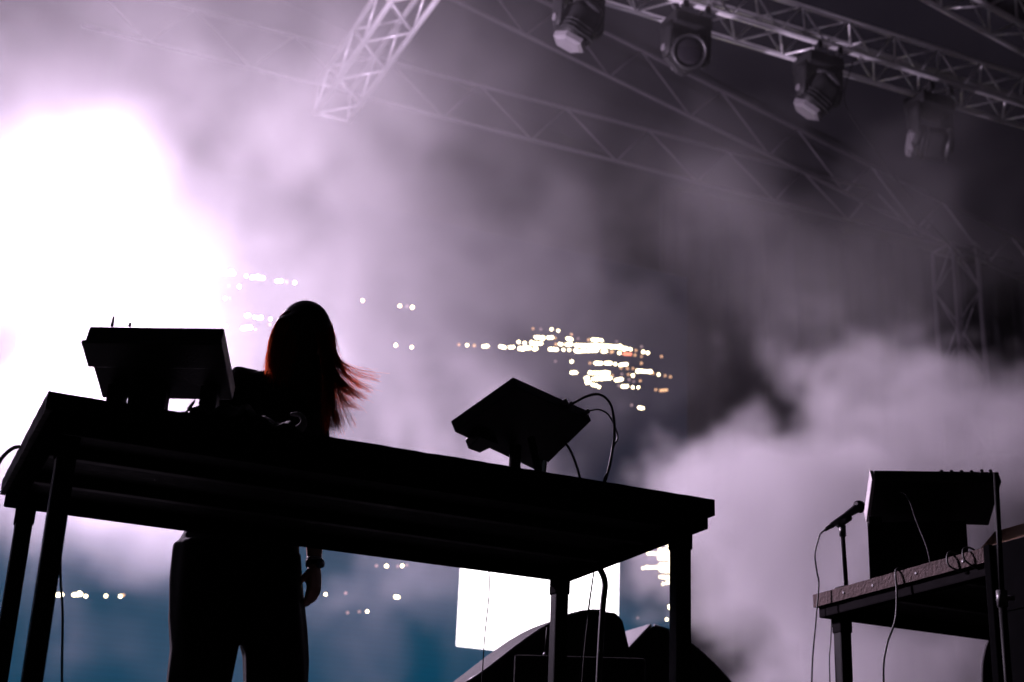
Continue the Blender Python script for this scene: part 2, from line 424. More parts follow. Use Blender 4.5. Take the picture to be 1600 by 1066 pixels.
# ------------------------------------------------------------------ moving head lamps
def moving_head(X, Y, ztop, axis, drop, label, rz=0.0):
    t = thing('moving_head_lamp', (X, Y, ztop), label, 'stage light', 'moving head lamps under the truss', rz)
    MB().box((0, 0, -0.085), (0.34, 0.27, 0.11), bev=0.02).build('base', 'head_black', t)
    for x in (-0.10, 0.10):
        MB().tube([(x, -0.02, 0.03), (x, -0.02, -0.04)], 0.018, 8).box((x, -0.15, 0.0), (0.05, 0.06, 0.075), bev=0.01).box((x, 0.15, 0.0), (0.05, 0.06, 0.075), bev=0.01).box((x, 0, -0.028), (0.04, 0.34, 0.018)).build('clamp', 'leg_metal', t)
    for sx_ in (-1, 1):
        mb = MB(); x = sx_ * 0.175
        mb.loft([((x, 0, -0.12), 0.028, 0.09), ((x, 0, -0.2), 0.030, 0.085), ((x, 0, -drop + 0.02), 0.030, 0.075), ((x, 0, -drop - 0.05), 0.026, 0.055), ((x, 0, -drop - 0.07), 0.012, 0.03)], 16)
        arm = mb.build('yoke_arm', 'head_black', t, True)
        MB().tube([(x + sx_ * 0.022, 0, -drop), (x + sx_ * 0.036, 0, -drop)], 0.03, 14).build('pivot_cap', 'plastic_grey', arm)
    ax = Vector(axis).normalized(); rot = ax.to_track_quat('Z', 'Y').to_matrix()
    c = Vector((0, 0, -drop))
    def lathe(prof, n=20, sq=0.0):
        mb = MB(); vs = []; fs = []
        for (r, h) in prof:
            for k in range(n):
                a_ = 2 * math.pi * k / n
                q = r * (1 + sq * 0.12 * math.cos(4 * a_))
                vs.append(c + rot @ Vector((q * math.cos(a_), q * math.sin(a_), h)))
        for i in range(len(prof) - 1):
            for k in range(n): fs.append((i * n + k, i * n + (k + 1) % n, (i + 1) * n + (k + 1) % n, (i + 1) * n + k))
        fs.append(tuple(range(n))); fs.append(tuple(range((len(prof) - 1) * n, len(prof) * n)))
        return mb.add(vs, fs)
    hd = lathe([(0.085, -0.17), (0.125, -0.15), (0.138, -0.08), (0.140, 0.06), (0.135, 0.115)], 20, 1.0).build('head', 'head_black', t, True)
    lathe([(0.100, -0.205), (0.132, -0.190), (0.138, -0.150)], 6).build('rear_cover', 'plastic_grey', hd)
    for h in (-0.12, -0.085, -0.05):
        lathe([(0.142, h), (0.150, h + 0.004), (0.150, h + 0.012), (0.142, h + 0.016)], 20, 1.0).build('cooling_rib', 'head_black', hd)
    lathe([(0.128, 0.110), (0.140, 0.114), (0.140, 0.150), (0.130, 0.156), (0.118, 0.150), (0.118, 0.118)], 24).build('lens_ring', 'plastic', hd, True)
    lathe([(0.118, 0.118), (0.100, 0.134), (0.06, 0.146), (0.01, 0.150)], 24).build('lens', 'lens_dark', hd, True)
    return t
moving_head(3.91, 5.03, 6.37, (0.30, -0.22, 0.90), 0.34, 'moving head lamp with pale rear cover, beside the front-to-back truss')
moving_head(4.86, 5.03, 6.37, (-0.28, -0.90, -0.42), 0.33, 'moving head lamp with its round dark lens turned to the crowd')
moving_head(6.12, 5.03, 6.37, (0.42, -0.40, 0.82), 0.34, 'moving head lamp tilted back, hanging where a thin wire drops')
moving_head(7.25, 5.03, 6.30, (0.85, -0.50, -0.15), 0.44, 'darkest moving head lamp, ribbed drum showing, at the truss joint')

# ------------------------------------------------------------------ the lit lamp
lampstand = thing('flood_lamp', (LAMP_POS.x, LAMP_POS.y + 0.0, 0.0), 'blinding white flood lamp on a tall stand in the smoke', 'stage light')
lp = Vector((0, 0, LAMP_POS.z)); rot = LAMP_DIR.to_track_quat('Z', 'Y').to_matrix()
def ring(prof, mat, name, n=28, parent=lampstand):
    mb = MB(); vs = []; fs = []
    for (r, h) in prof:
        for k in range(n):
            a_ = 2 * math.pi * k / n
            vs.append(lp + rot @ Vector((r * math.cos(a_), r * math.sin(a_), h)))
    for i in range(len(prof) - 1):
        for k in range(n): fs.append((i * n + k, i * n + (k + 1) % n, (i + 1) * n + (k + 1) % n, (i + 1) * n + k))
    fs.append(tuple(range(n)))
    return mb.add(vs, fs).build(name, mat, parent, True)
body = ring([(0.16, -0.30), (0.22, -0.26), (0.27, -0.12), (0.29, -0.02), (0.29, 0.01)], 'plastic', 'housing')
ring([(0.005, -0.035), (0.27, -0.035)], 'lamp_lens', 'lens', parent=body)
MB().tube([(0, 0.16, 0.02), (0, 0.16, LAMP_POS.z - 0.30)], 0.022, 10).build('pole', 'leg_metal', lampstand)
for k in range(3):
    a_ = 2 * math.pi * k / 3 + 0.4
    MB().tube([(0, 0.16, 0.75), (0.55 * math.cos(a_), 0.16 + 0.55 * math.sin(a_), 0.015)], 0.014, 8).build('leg', 'leg_metal', lampstand)
MB().tube(spline([rot @ Vector((-0.31, 0, -0.1)) + lp, rot @ Vector((-0.30, 0, -0.38)) + lp, Vector((0, 0.16, LAMP_POS.z - 0.32)), rot @ Vector((0.30, 0, -0.38)) + lp, rot @ Vector((0.31, 0, -0.1)) + lp]), 0.014, 8).build('yoke', 'leg_metal', lampstand, True)
ld = bpy.data.lights.new('lamp_light', 'POINT'); ld.shadow_soft_size = 0.12; ld.energy = LAMP_POWER; ld.color = LAMP_COLOR
lo = bpy.data.objects.new('lamp_light', ld); COL.objects.link(lo); lo.parent = lampstand
lo.location = lp + LAMP_DIR * 0.16
# ------------------------------------------------------------------ stage-deck tables
def deck_table(X0, Y0, H, label, L=2.0, W=1.0, edge='black_board'):
    t = thing('deck_table', (X0, Y0, 0), label, 'table')
    # top board, its rim a little chipped
    nx, ny, th = 80, 40, 0.050
    bm = bmesh.new()
    bmesh.ops.create_cube(bm, size=1)
    for v in bm.verts: v.co = Vector(((v.co.x + 0.5) * L, (v.co.y + 0.5) * W, H - th / 2 + v.co.z * th))
    bmesh.ops.subdivide_edges(bm, edges=[e_ for e_ in bm.edges if abs(e_.verts[0].co.x - e_.verts[1].co.x) > 0.1], cuts=60, use_grid_fill=True)
    bmesh.ops.subdivide_edges(bm, edges=[e_ for e_ in bm.edges if abs(e_.verts[0].co.y - e_.verts[1].co.y) > 0.1], cuts=40, use_grid_fill=True)
    for v in bm.verts:
        if v.co.x < 1e-4 or v.co.x > L - 1e-4: v.co.x += random.gauss(0, 0.0005)
        if v.co.y < 1e-4 or v.co.y > W - 1e-4: v.co.y += random.gauss(0, 0.0005)
        if (v.co.x < 0.01 or v.co.x > L - 0.01 or v.co.y < 0.01 or v.co.y > W - 0.01): v.co.z += random.gauss(0, 0.0004)
    me = bpy.data.meshes.new('deck_board'); bm.to_mesh(me); bm.free()
    me.materials.append(M['black_board']); me.materials.append(M[edge])
    for p in me.polygons: p.material_index = 1 if abs(p.normal.z) < 0.5 else 0
    b = link('deck_board', me, t)
    zt = H - th - 0.0005; hr = 0.042; ins = 0.014; w = 0.045
    # perimeter rails (butted end to end) and joists below the board
    for (c, d) in (((L / 2, ins + w / 2), (L - 2 * ins, w)), ((L / 2, W - ins - w / 2), (L - 2 * ins, w)),
                   ((ins + w / 2, W / 2), (w, W - 2 * ins - 2 * w - 0.004)), ((L - ins - w / 2, W / 2), (w, W - 2 * ins - 2 * w - 0.004))):
        MB().box((c[0], c[1], zt - hr / 2), (d[0], d[1], hr), bev=0.006).build('frame_rail', 'frame_metal', t)
    for y in (W * 0.34, W * 0.66):
        MB().box((L / 2, y, zt - 0.016), (L - 2 * ins - 2 * w - 0.004, 0.035, 0.032), bev=0.004).build('joist', 'joist_metal', t)
    q = 0.065 + 0.012
    for (x, y) in ((q, q), (L - q, q), (q, W - q), (L - q, W - q)):
        leg = MB().box((x, y, (zt - hr) / 2 + 0.01), (0.050, 0.050, zt - hr - 0.02), bev=0.006).build('leg', 'leg_metal', t)
        MB().box((x, y, zt - hr - 0.032), (0.057, 0.057, 0.06), bev=0.006).build('leg_socket', 'frame_metal', leg)
        MB().box((x, y, 0.012), (0.066, 0.066, 0.022), bev=0.006).build('foot', 'rubber', leg)
    return t
H = 0.88
deck_table(0.0, 0.0, H, 'long black stage-deck table the performer stands behind', edge='black_board')
t2 = deck_table(3.08, -0.17, H, 'worn plywood-edged stage-deck table with microphone and console', W=1.2, edge='ply_edge')
for (y, z) in ((0.32, 0.852), (0.57, 0.855), (0.82, 0.853), (1.0, 0.856)):
    MB().tube([(-0.003, y, z), (0.004, y, z)], 0.0045, 8).build('screw', 'plastic_grey', t2)

def slab(corners, th):
    """flat box from four corners (in order) thickened by th along its normal"""
    P = [Vector(c) for c in corners]
    nrm = (P[1] - P[0]).cross(P[3] - P[0]).normalized()
    Q = [p + nrm * th for p in P]
    mb = MB().add(P + Q, [(0, 1, 2, 3), (7, 6, 5, 4)] + [(i, i + 4, (i + 1) % 4 + 4, (i + 1) % 4) for i in range(4)])
    return mb, P, Q, nrm

def bevel(o, w=0.004, seg=2):
    b = o.modifiers.new('bevel', 'BEVEL'); b.width = w; b.segments = seg; b.limit_method = 'ANGLE'; return o

def front_panel(t, P, Q, nrm, rows, cols, mat_knob='plastic', fr=0.13):
    """knobs and faders on the player's side"""
    for i in range(rows):
        for j in range(cols):
            a = fr + (1 - 2 * fr) * (i + 0.5) / rows; b = fr + (1 - 2 * fr) * (j + 0.5) / cols
            p = Q[0].lerp(Q[1], b).lerp(Q[3].lerp(Q[2], b), a)
            MB().tube([p, p + nrm * 0.014], [0.009, 0.007], 10).build('knob', mat_knob, t)

# console on the near-left of the long table: back turned to the crowd
t = thing('tilted_console', (0.33, 0.28, H), 'wide black console tilted up on feet beside a heap of cloth', 'console')
loc = Vector((0.33, 0.28, H))
C4 = [Vector(c) - loc for c in ((0.101, 0.262, 1.128), (0.448, 0.092, 1.133), (0.545, 0.300, 1.035), (0.196, 0.455, 1.025))]
mb, P, Q, nrm = slab(C4, -0.055 if (C4[1] - C4[0]).cross(C4[3] - C4[0]).z < 0 else 0.055)
if nrm.z < 0: nrm = -nrm
bevel(mb.build('case', 'plastic', t), 0.005)
e0, e1 = (P[1] - P[0]).normalized(), (P[3] - P[0]).normalized()
# deeper connector housing along the upper back
U4 = [P[0] - e0 * 0.010, P[1] + e0 * 0.004, P[1] + e0 * 0.004 + e1 * 0.10, P[0] - e0 * 0.010 + e1 * 0.10]
mb, a_, b_, n2 = slab(U4, 0.04)
if n2.z > 0: mb, a_, b_, n2 = slab(U4, -0.012)
bevel(mb.build('rear_housing', 'plastic', t), 0.004)
front_panel(t, P, [p + nrm * 0.055 for p in P], nrm, 3, 6)
for k in (0.17, 0.30):
    q = P[0].lerp(P[1], k) + nrm * 0.05 - e1 * 0.004
    MB().tube([q, q + Vector((0.001, -0.002, 0.012 if k > 0.2 else 0.030))], [0.005, 0.003], 8).build('plug', 'plastic', t)
for k in (0.16, 0.40, 0.86):
    q = P[3].lerp(P[2], k) - e1 * 0.06
    MB().box((q.x, q.y, q.z / 2 - 0.004), (0.05 if k != 0.40 else 0.11, 0.05, max(0.02, q.z - 0.004)), Matrix.Rotation(-0.45, 3, 'Z'), bev=0.006).build('stand_foot', 'leg_metal', t)
MB().box((0.02, 0.06, 0.012), (0.36, 0.22, 0.016), Matrix.Rotation(-0.45, 3, 'Z'), bev=0.004).build('stand_base', 'leg_metal', t)

# synthesiser turned on its stand near the right of the long table
loc = Vector((1.53, 0.42, H))
t = thing('tilted_synthesizer', loc, 'flat black synthesizer standing diagonally on a small stand', 'synthesizer')
A = Vector((1.412, 0.205, 1.200)) - loc; B = Vector((1.772, 0.400, 1.206)) - loc; D = Vector((1.285, 0.400, 1.086)) - loc; Cc = B + (D - A) + Vector((0.030, 0, -0.03))
mb, P, Q, nrm = slab([A, B, Cc, D], 0.045)
if nrm.z < 0: mb, P, Q, n_ = slab([A, B, Cc, D], -0.045); nrm = -nrm
bevel(mb.build('case', 'plastic', t), 0.004)
e0, e1 = (P[1] - P[0]).normalized(), (P[3] - P[0]).normalized()
front_panel(t, P, [p + nrm * 0.045 for p in P], nrm, 3, 7)
mb, *_ = slab([P[3] + e0 * 0.05 - e1 * 0.05, P[3] + e0 * 0.15 - e1 * 0.05, P[3] + e0 * 0.13 + e1 * 0.015, P[3] + e0 * 0.07 + e1 * 0.015], -0.035 if nrm.z > 0 else 0.035)
bevel(mb.build('tilt_foot', 'plastic', t), 0.003)
for k, w_ in ((0.62, 0.03), (0.70, 0.035), (0.93, 0.03)):
    q = P[0].lerp(P[1], k) + nrm * 0.022
    MB().tube([q + e1 * 0.01, q - e1 * 0.018], 0.008, 10).build('socket', 'plastic_grey', t)
cc = (P[2] + P[3]) * 0.5 - e1 * 0.04
MB().tube([(cc.x + 0.02, cc.y - 0.02, 0.01), cc + Vector((0.02, -0.02, 0))], 0.020, 12).build('stand_post', 'leg_metal', t)
MB().box((cc.x + 0.03, cc.y - 0.02, 0.008), (0.30, 0.20, 0.014), Matrix.Rotation(0.5, 3, 'Z'), bev=0.004).build('stand_base', 'leg_metal', t)
q = P[2] - e1 * 0.05
MB().tube([(q.x - 0.05, q.y - 0.02, 0.012), q - e0 * 0.04], 0.014, 10).build('stand_strut', 'steel', t)
q = Vector((1.56, 0.30, H)) - loc
MB().tube([(q.x, q.y, 0.012), (q.x - 0.02, q.y + 0.07, 0.22)], 0.013, 10).build('stand_strut', 'leg_metal', t)

cable([(1.668, 0.336, 1.230), (1.700, 0.300, 1.250), (1.740, 0.282, 1.258), (1.780, 0.280, 1.228), (1.800, 0.290, 1.150), (1.795, 0.30, 1.060), (1.775, 0.31, 0.960), (1.765, 0.36, 0.890), (1.74, 0.50, 0.887)], 0.0045, 'black cable arching off the diagonal synthesizer down to the table')
cable([(1.750, 0.381, 1.232), (1.768, 0.335, 1.226), (1.788, 0.30, 1.195), (1.812, 0.29, 1.130), (1.800, 0.295, 1.090), (1.790, 0.30, 1.020), (1.772, 0.30, 0.985), (1.770, 0.32, 0.93), (1.79, 0.42, 0.886)], 0.003, 'thin twisted lead beside the thick synthesizer cable')
cable([(1.718, 0.485, 1.142), (1.714, 0.430, 1.095), (1.722, 0.390, 1.020), (1.735, 0.375, 0.940), (1.742, 0.40, 0.889), (1.70, 0.60, 0.886)], 0.0042, 'black cable dropping straight from under the synthesizer')

# heap of cloth with a pale rolled end
mb = MB(); vs = []; fs = []; nx, ny = 46, 18
for i in range(nx + 1):
    s = i / nx
    for j in range(ny + 1):
        r = j / ny
        x = 0.375 + 0.315 * s; y = 0.045 + 0.27 * r
        hgt = 0.075 * math.sin(math.pi * min(1, 0.08 + r * 0.9)) ** 0.6 * (math.sin(math.pi * (0.12 + 0.80 * s)) ** 0.6)
        hgt += 0.010 * math.sin(14 * s + 5 * r) * math.sin(math.pi * s) + 0.007 * math.sin(31 * s - 9 * r) + 0.004 * math.sin(55 * s + 23 * r)
        vs.append((x + 0.008 * math.sin(9 * r), y + 0.012 * math.sin(11 * s), H + 0.004 + max(0, hgt)))
for i in range(nx):
    for j in range(ny): fs.append((i * (ny + 1) + j, (i + 1) * (ny + 1) + j, (i + 1) * (ny + 1) + j + 1, i * (ny + 1) + j + 1))
mb.add(vs, fs)
cl = thing('folded_jacket', (0, 0, 0), 'crumpled dark jacket with pale rolled sleeve end lying on the table', 'jacket')
o = mb.build('body_cloth', 'cloth_dark', cl, True); so = o.modifiers.new('thickness', 'SOLIDIFY'); so.thickness = 0.006
o = MB().tube(spline([(0.672, 0.10, 0.958), (0.690, 0.08, 0.954), (0.700, 0.072, 0.940), (0.700, 0.068, 0.925), (0.690, 0.064, 0.908), (0.672, 0.06, 0.897)]), [0.006 + 0.009 * (i / 40) ** 0.7 for i in range(41)], 12, flat=0.8).build('rolled_sleeve', 'cloth_pale', cl, True)
cable([(0.30, 0.05, 0.886), (0.36, 0.03, 0.890), (0.385, 0.04, 0.930), (0.40, 0.20, 0.955), (0.45, 0.30, 1.0)], 0.003, 'thin lead curling from the jacket to the wide console')

# cables around the long table
cable([(0.12, 0.40, 0.86), (0.128, 0.35, 0.60), (0.140, 0.35, 0.48), (0.161, 0.35, 0.373), (0.185, 0.35, 0.195), (0.22, 0.36, 0.01)], 0.0035, 'thin cable hanging behind the left legs of the long table')
cable([(0.03, 0.60, 0.888), (-0.02, 0.56, 0.865), (-0.055, 0.54, 0.80), (-0.05, 0.54, 0.70), (-0.03, 0.55, 0.40), (-0.02, 0.55, 0.01)], 0.006, 'cable looping over the short left end of the long table')
cable([(2.0, 0.93, 0.885), (2.06, 0.93, 0.865), (2.10, 0.92, 0.80), (2.095, 0.92, 0.70), (2.085, 0.92, 0.45), (2.08, 0.92, 0.01)], 0.012, 'thick black multicore cable dropping off the right table end')
cable([(1.635, 0.90, 0.80), (1.641, 0.90, 0.69), (1.632, 0.90, 0.53), (1.63, 0.90, 0.30), (1.64, 0.92, 0.01)], 0.0022, 'hair-thin wire hanging in front of the white picture field')
cable([(1.995, 0.80, 0.80), (1.985, 0.82, 0.66), (1.97, 0.84, 0.44), (1.96, 0.85, 0.01)], 0.0022, 'thin wire hanging beside the far right leg, left strand')
cable([(2.015, 0.84, 0.80), (2.003, 0.85, 0.66), (1.99, 0.86, 0.44), (1.98, 0.87, 0.01)], 0.0022, 'thin wire hanging beside the far right leg, right strand')

# ------------------------------------------------------------------ second table: console, pedestal, microphone
loc = Vector((3.33, 0.62, H))
t = thing('desk_console', loc, 'black slanted console with pale side cheek on a pedestal box', 'console')
C4 = [Vector(c) - loc for c in ((3.040, 0.550, 1.228), (3.470, 0.360, 1.242), (3.580, 0.570, 1.132), (3.150, 0.740, 1.122))]
mb, P, Q, nrm = slab(C4, 0.05)
if nrm.z < 0: mb, P, Q, n_ = slab(C4, -0.05); nrm = -nrm
bevel(mb.build('case', 'plastic', t), 0.004)
e0, e1 = (P[1] - P[0]).normalized(), (P[3] - P[0]).normalized()
s4 = [P[0] - e0 * 0.002, P[3] - e0 * 0.002, P[3] - e0 * 0.002 + nrm * 0.05, P[0] - e0 * 0.002 + nrm * 0.05]
mb, a_, b_, n2 = slab(s4, 0.014)
if n2.dot(e0) > 0: mb, a_, b_, n2 = slab(s4, -0.014)
bevel(mb.build('side_cheek', 'side_white', t), 0.002)
front_panel(t, P, [p + nrm * 0.05 for p in P], nrm, 3, 8)
for k in (0.54, 0.62, 0.70, 0.78, 0.86, 0.93):
    q = P[0].lerp(P[1], k) + nrm * 0.046
    MB().tube([q, q - e1 * (0.004 if k < 0.8 else 0.010)], 0.007, 8).build('plug', 'plastic_grey' if k > 0.8 else 'plastic', t)
rz = Matrix.Rotation(-0.66, 3, 'Z')
MB().box((-0.035, 0.03, 0.112), (0.36, 0.20, 0.22), rz, bev=0.004).build('pedestal', 'black_board', t)
MB().box((-0.225, 0.03, 0.222), (0.05, 0.03, 0.03), rz, bev=0.004).build('hinge', 'leg_metal', t)
cable([(3.152, 0.562, 1.200), (3.132, 0.505, 1.178), (3.136, 0.480, 1.140), (3.158, 0.485, 1.090), (3.172, 0.480, 1.045), (3.185, 0.46, 0.97), (3.20, 0.46, 0.888)], 0.0022, 'pale thin wire dangling across the back of the slanted console', mat='plastic_grey')

loc = Vector((3.145, 0.90, H))
t = thing('microphone_stand', loc, 'short straight microphone stand at the plywood table corner', 'stand')
MB().loft([((0, 0, 0.002), 0.045, 0.045), ((0, 0, 0.012), 0.045, 0.045), ((0, 0, 0.018), 0.025, 0.025), ((0, 0, 0.022), 0.012, 0.012)], 20).build('base', 'leg_metal', t, True)
MB().tube([(0, 0, 0.02), (-0.008, 0, 0.248)], 0.0085, 12).build('pole', 'frame_metal', t, True)
MB().tube([(-0.007, 0, 0.217), (-0.008, 0, 0.260)], 0.0135, 12).build('collar', 'plastic', t, True)
mic_dir = (Vector((3.257, 0.90, 1.265)) - Vector((3.079, 0.90, 1.141))).normalized()
mb = MB(); pc = Vector((-0.004, 0, 0.280))
mb.tube([(-0.008, 0, 0.257), pc], [0.010, 0.013], 10).tube([pc - mic_dir * 0.03, pc + mic_dir * 0.035], 0.018, 12)
mb.build('clip', 'plastic', t, True)
t = thing('microphone', loc + Vector((-0.004, 0, 0.292)), 'handheld vocal microphone with round grille pointing up at the console', 'microphone')
d = mic_dir
MB().tube([d * -0.075, d * -0.06, d * 0.02, d * 0.072, d * 0.080], [0.0105, 0.0115, 0.0130, 0.0175, 0.0185], 16).build('body', 'plastic', t, True)
g = MB().ball(d * 0.100, 0.0245, (1, 1, 1), 18).build('grille', 'grille', t, True)
MB().tube([d * 0.097 - d * 0.004, d * 0.097 + d * 0.004], 0.0262, 18).build('grille_band', 'frame_metal', g, True)
MB().tube([d * -0.075, d * -0.105], [0.0095, 0.0075], 12).build('plug', 'plastic', t, True)
q = loc + Vector((-0.004, 0, 0.292)) + d * -0.105
cable([q, q - d * 0.02 + Vector((0, 0.005, -0.004)), (3.048, 0.93, 1.09), (3.032, 0.94, 1.02), (3.045, 0.95, 0.955), (3.052, 0.95, 0.90), (3.040, 0.96, 0.76), (3.02, 0.97, 0.536), (3.0, 0.97, 0.01)], 0.0035, 'microphone cable hanging past the corner of the plywood table')
cable([(3.14, 0.99, 0.83), (3.128, 0.99, 0.70), (3.118, 0.99, 0.60), (3.12, 0.99, 0.30), (3.13, 0.99, 0.01)], 0.0025, 'thin wire hanging beside the leg below the microphone')
cable([(3.22, 0.56, 0.888), (3.12, 0.52, 0.895), (3.070, 0.50, 0.880), (3.062, 0.49, 0.80), (3.05, 0.49, 0.70), (3.005, 0.49, 0.60), (2.985, 0.49, 0.48), (3.0, 0.49, 0.2), (3.02, 0.5, 0.01)], 0.004, 'cable slung over the plywood edge below the slanted console')
cable([(3.20, 0.26, 0.890), (3.10, 0.22, 0.900), (3.066, 0.21, 0.885), (3.060, 0.20, 0.845), (3.085, 0.17, 0.82)], 0.0035, 'short cable loop over the plywood edge near the pole, outer loop')
cable([(3.22, 0.20, 0.890), (3.12, 0.15, 0.903), (3.068, 0.13, 0.888), (3.062, 0.12, 0.850), (3.09, 0.10, 0.82)], 0.0035, 'short cable loop over the plywood edge near the pole, inner loop')

# pole, tilted lid box and cases at the right edge
t = thing('slim_stand', (2.545, -0.62, 0), 'slim black upright stand in front of the plywood table', 'stand')
MB().tube([(0, 0, 0.03), (0, 0, 0.54)], 0.011, 12).build('lower_pole', 'leg_metal', t, True)
MB().tube([(0, 0, 0.52), (0.012, 0, 0.90)], 0.0075, 12).build('upper_pole', 'leg_metal', t, True)
MB().tube([(0, 0, 0.515), (0, 0, 0.56)], 0.015, 14).tube([(0.012, 0, 0.54), (0.034, -0.01, 0.542)], 0.007, 8).build('clutch', 'plastic_grey', t, True)
MB().loft([((0, 0, 0.0), 0.13, 0.13), ((0, 0, 0.014), 0.13, 0.13), ((0, 0, 0.03), 0.03, 0.03)], 28).build('base', 'leg_metal', t, True)
t = thing('instrument_box', (3.35, 0.24, H), 'black instrument with sloping pale wooden end at the table front', 'instrument')
pr = [(-0.12, 0.004), (-0.12, 0.05), (0.00, 0.155), (0.04, 0.160), (0.04, 0.004)]
MB().add([(x, -0.12, z) for x, z in pr] + [(x, 0.10, z) for x, z in pr], [(0, 1, 2, 3, 4), (9, 8, 7, 6, 5)] + [(i, i + 5, (i + 1) % 5 + 5, (i + 1) % 5) for i in range(5)])
MB().prism([(-0.02, 0.003), (-0.02, 0.05), (0.08, 0.150), (0.48, 0.150), (0.48, 0.003)], -0.12, 0.12).build('case', 'plastic', t)
MB().prism([(-0.036, 0.058), (0.072, 0.166), (0.12, 0.166), (0.12, 0.153), (0.079, 0.153), (-0.024, 0.050)], -0.125, 0.125).build('wooden_end', 'wood', t)
MB().box((0.30, 0, 0.158), (0.32, 0.2, 0.012), bev=0.003).build('control_panel', 'plastic_grey', t)
t = thing('flight_case', (3.30, -0.33, 0), 'tall black flight case standing in front of the plywood table', 'case')
MB().box((0, 0, 0.43), (0.84, 0.26, 0.76), bev=0.004).build('body', 'case_black', t)
for sx_ in (-1, 1):
    for sy in (-1, 1):
        MB().box((sx_ * 0.415, sy * 0.125, 0.43), (0.03, 0.03, 0.765), bev=0.004).build('edge_profile', 'case_black', t)
        MB().tube([(sx_ * 0.34 - 0.015, sy * 0.08, 0.028), (sx_ * 0.34 + 0.015, sy * 0.08, 0.028)], 0.026, 14).build('caster', 'rubber', t)
MB().box((0, -0.134, 0.5), (0.14, 0.012, 0.09), bev=0.004).build('handle', 'steel', t)
MB().box((0, 0, 0.60), (0.845, 0.265, 0.010)).build('lid_seam', 'case_black', t)

# garment hanging behind the far edge of the second table
mb = MB(); vs = []; fs = []; nx, nz_ = 26, 20
for j in range(nz_ + 1):
    s = j / nz_; z = 0.85 - 0.50 * s
    hw = 0.06 + 0.13 * min(1, s * 1.5) ** 0.8 + 0.02 * math.sin(7 * s)
    for i in range(nx + 1):
        q = i / nx * 2 - 1
        vs.append((4.07 + hw * q + 0.015 * math.sin(3 * s), 1.075 + 0.02 * math.sin(8 * q + 2 * s) * (0.3 + s) + 0.02 * s, z + (0.03 * math.sin(5 * q) if s > 0.97 else 0)))
for j in range(nz_):
    for i in range(nx): fs.append((j * (nx + 1) + i, j * (nx + 1) + i + 1, (j + 1) * (nx + 1) + i + 1, (j + 1) * (nx + 1) + i))
mb.add(vs, fs); o = mb.build('hanging_shirt', 'cloth_dark', None, True)
so = o.modifiers.new('thickness', 'SOLIDIFY'); so.thickness = 0.01
tag(o, 'dark shirt hanging from the back of the plywood table', 'shirt')

# ------------------------------------------------------------------ stage monitors behind the table
def wedge(loc, rz, outline, depth, label, ridge, face_mat='cabinet', scale=1.0):
    t = thing('stage_monitor', loc, label, 'loudspeaker', 'stage monitors behind the long table', rz)
    o = MB().prism(outline, -depth / 2, depth / 2).build('cabinet', face_mat, t); bevel(o, 0.008, 2)
    k = len(outline)
    for sy in (-1, 1):
        inner = [Vector((x, 0, z)) for x, z in outline]
        cen = sum(inner, Vector()) / k
        pl = [(p + (cen - p) * 0.06) for p in inner]
        MB().prism([(p.x, p.z) for p in pl], sy * depth / 2 - 0.004, sy * (depth / 2 + 0.006)).build('side_panel', 'grille', t)
    MB().tube([Vector((x, -depth / 2 - 0.002, z)) for x, z in outline[ridge[0]:ridge[1]]], 0.006, 8).build('edge_trim', 'plastic_grey', t, True)
    return t
arc = [(-0.37, 0.0)] + [(-0.37 + 0.62 * s, 0.06 + 0.36 * math.sin(s * math.pi / 2) ** 1.15) for s in [i / 12 for i in range(13)]] + [(0.31, 0.42), (0.345, 0.39), (0.40, 0.20), (0.40, 0.0)]
riser = tag(MB().box((2.75, 2.20, 0.235), (1.75, 0.95, 0.45), bev=0.01).build('equipment_riser', 'black_board'), 'low black riser under the stage monitors', 'riser')
wedge((2.33, 2.00, 0.465), 0.0, arc, 0.30, 'large black stage monitor with a long curved top', (1, 14))
arc2 = [(-0.20, 0.0), (-0.20, 0.24), (0.0, 0.45)] + [(0.0 + 0.50 * s, 0.45 - 0.31 * s ** 1.7) for s in [i / 8 for i in range(1, 9)]] + [(0.54, 0.0)]
t = wedge((3.005, 2.37, 0.465), 0.0, arc2, 0.40, 'peaked stage monitor with a light-grey slanted end', (2, 11))
o = MB().box((-0.107, 0, 0.352), (0.285, 0.385, 0.012), Matrix.Rotation(-math.atan2(0.21, 0.20), 3, 'Y'), bev=0.003).build('front_face', 'plastic_grey', t)
MB().tube([(-0.20, -0.208, 0.0), (-0.20, -0.208, 0.245)], 0.014, 10).build('corner_bar', 'plastic_grey', t, True)
MB().tube(spline([(-0.195, -0.15, 0.27), (-0.22, -0.14, 0.295), (-0.20, -0.13, 0.31), (-0.165, -0.13, 0.30)]), 0.006, 8).build('handle', 'leg_metal', t, True)
t = thing('equipment_case', (2.36, 1.62, 0), 'low black equipment case in front of the curved monitor', 'case', rz=-0.5)
MB().box((0, 0, 0.325), (0.52, 0.22, 0.60), bev=0.012).build('body', 'cabinet', t)
MB().box((0, 0, 0.50), (0.526, 0.226, 0.012)).build('lid_seam', 'leg_metal', t)
for sx_ in (-1, 1): MB().box((sx_ * 0.18, 0, 0.012), (0.06, 0.2, 0.024), bev=0.004).build('foot', 'rubber', t)
t = thing('antenna_rod', (2.20, 1.62, 0.626), 'thin upright rod standing on the low equipment case', 'antenna')
MB().tube([(0, 0, 0.0), (0.004, 0, 0.012)], 0.010, 10).build('base', 'plastic', t, True)
MB().tube([(0, 0, 0.01), (0.006, 0, 0.115)], 0.0035, 8).build('rod', 'leg_metal', t, True)
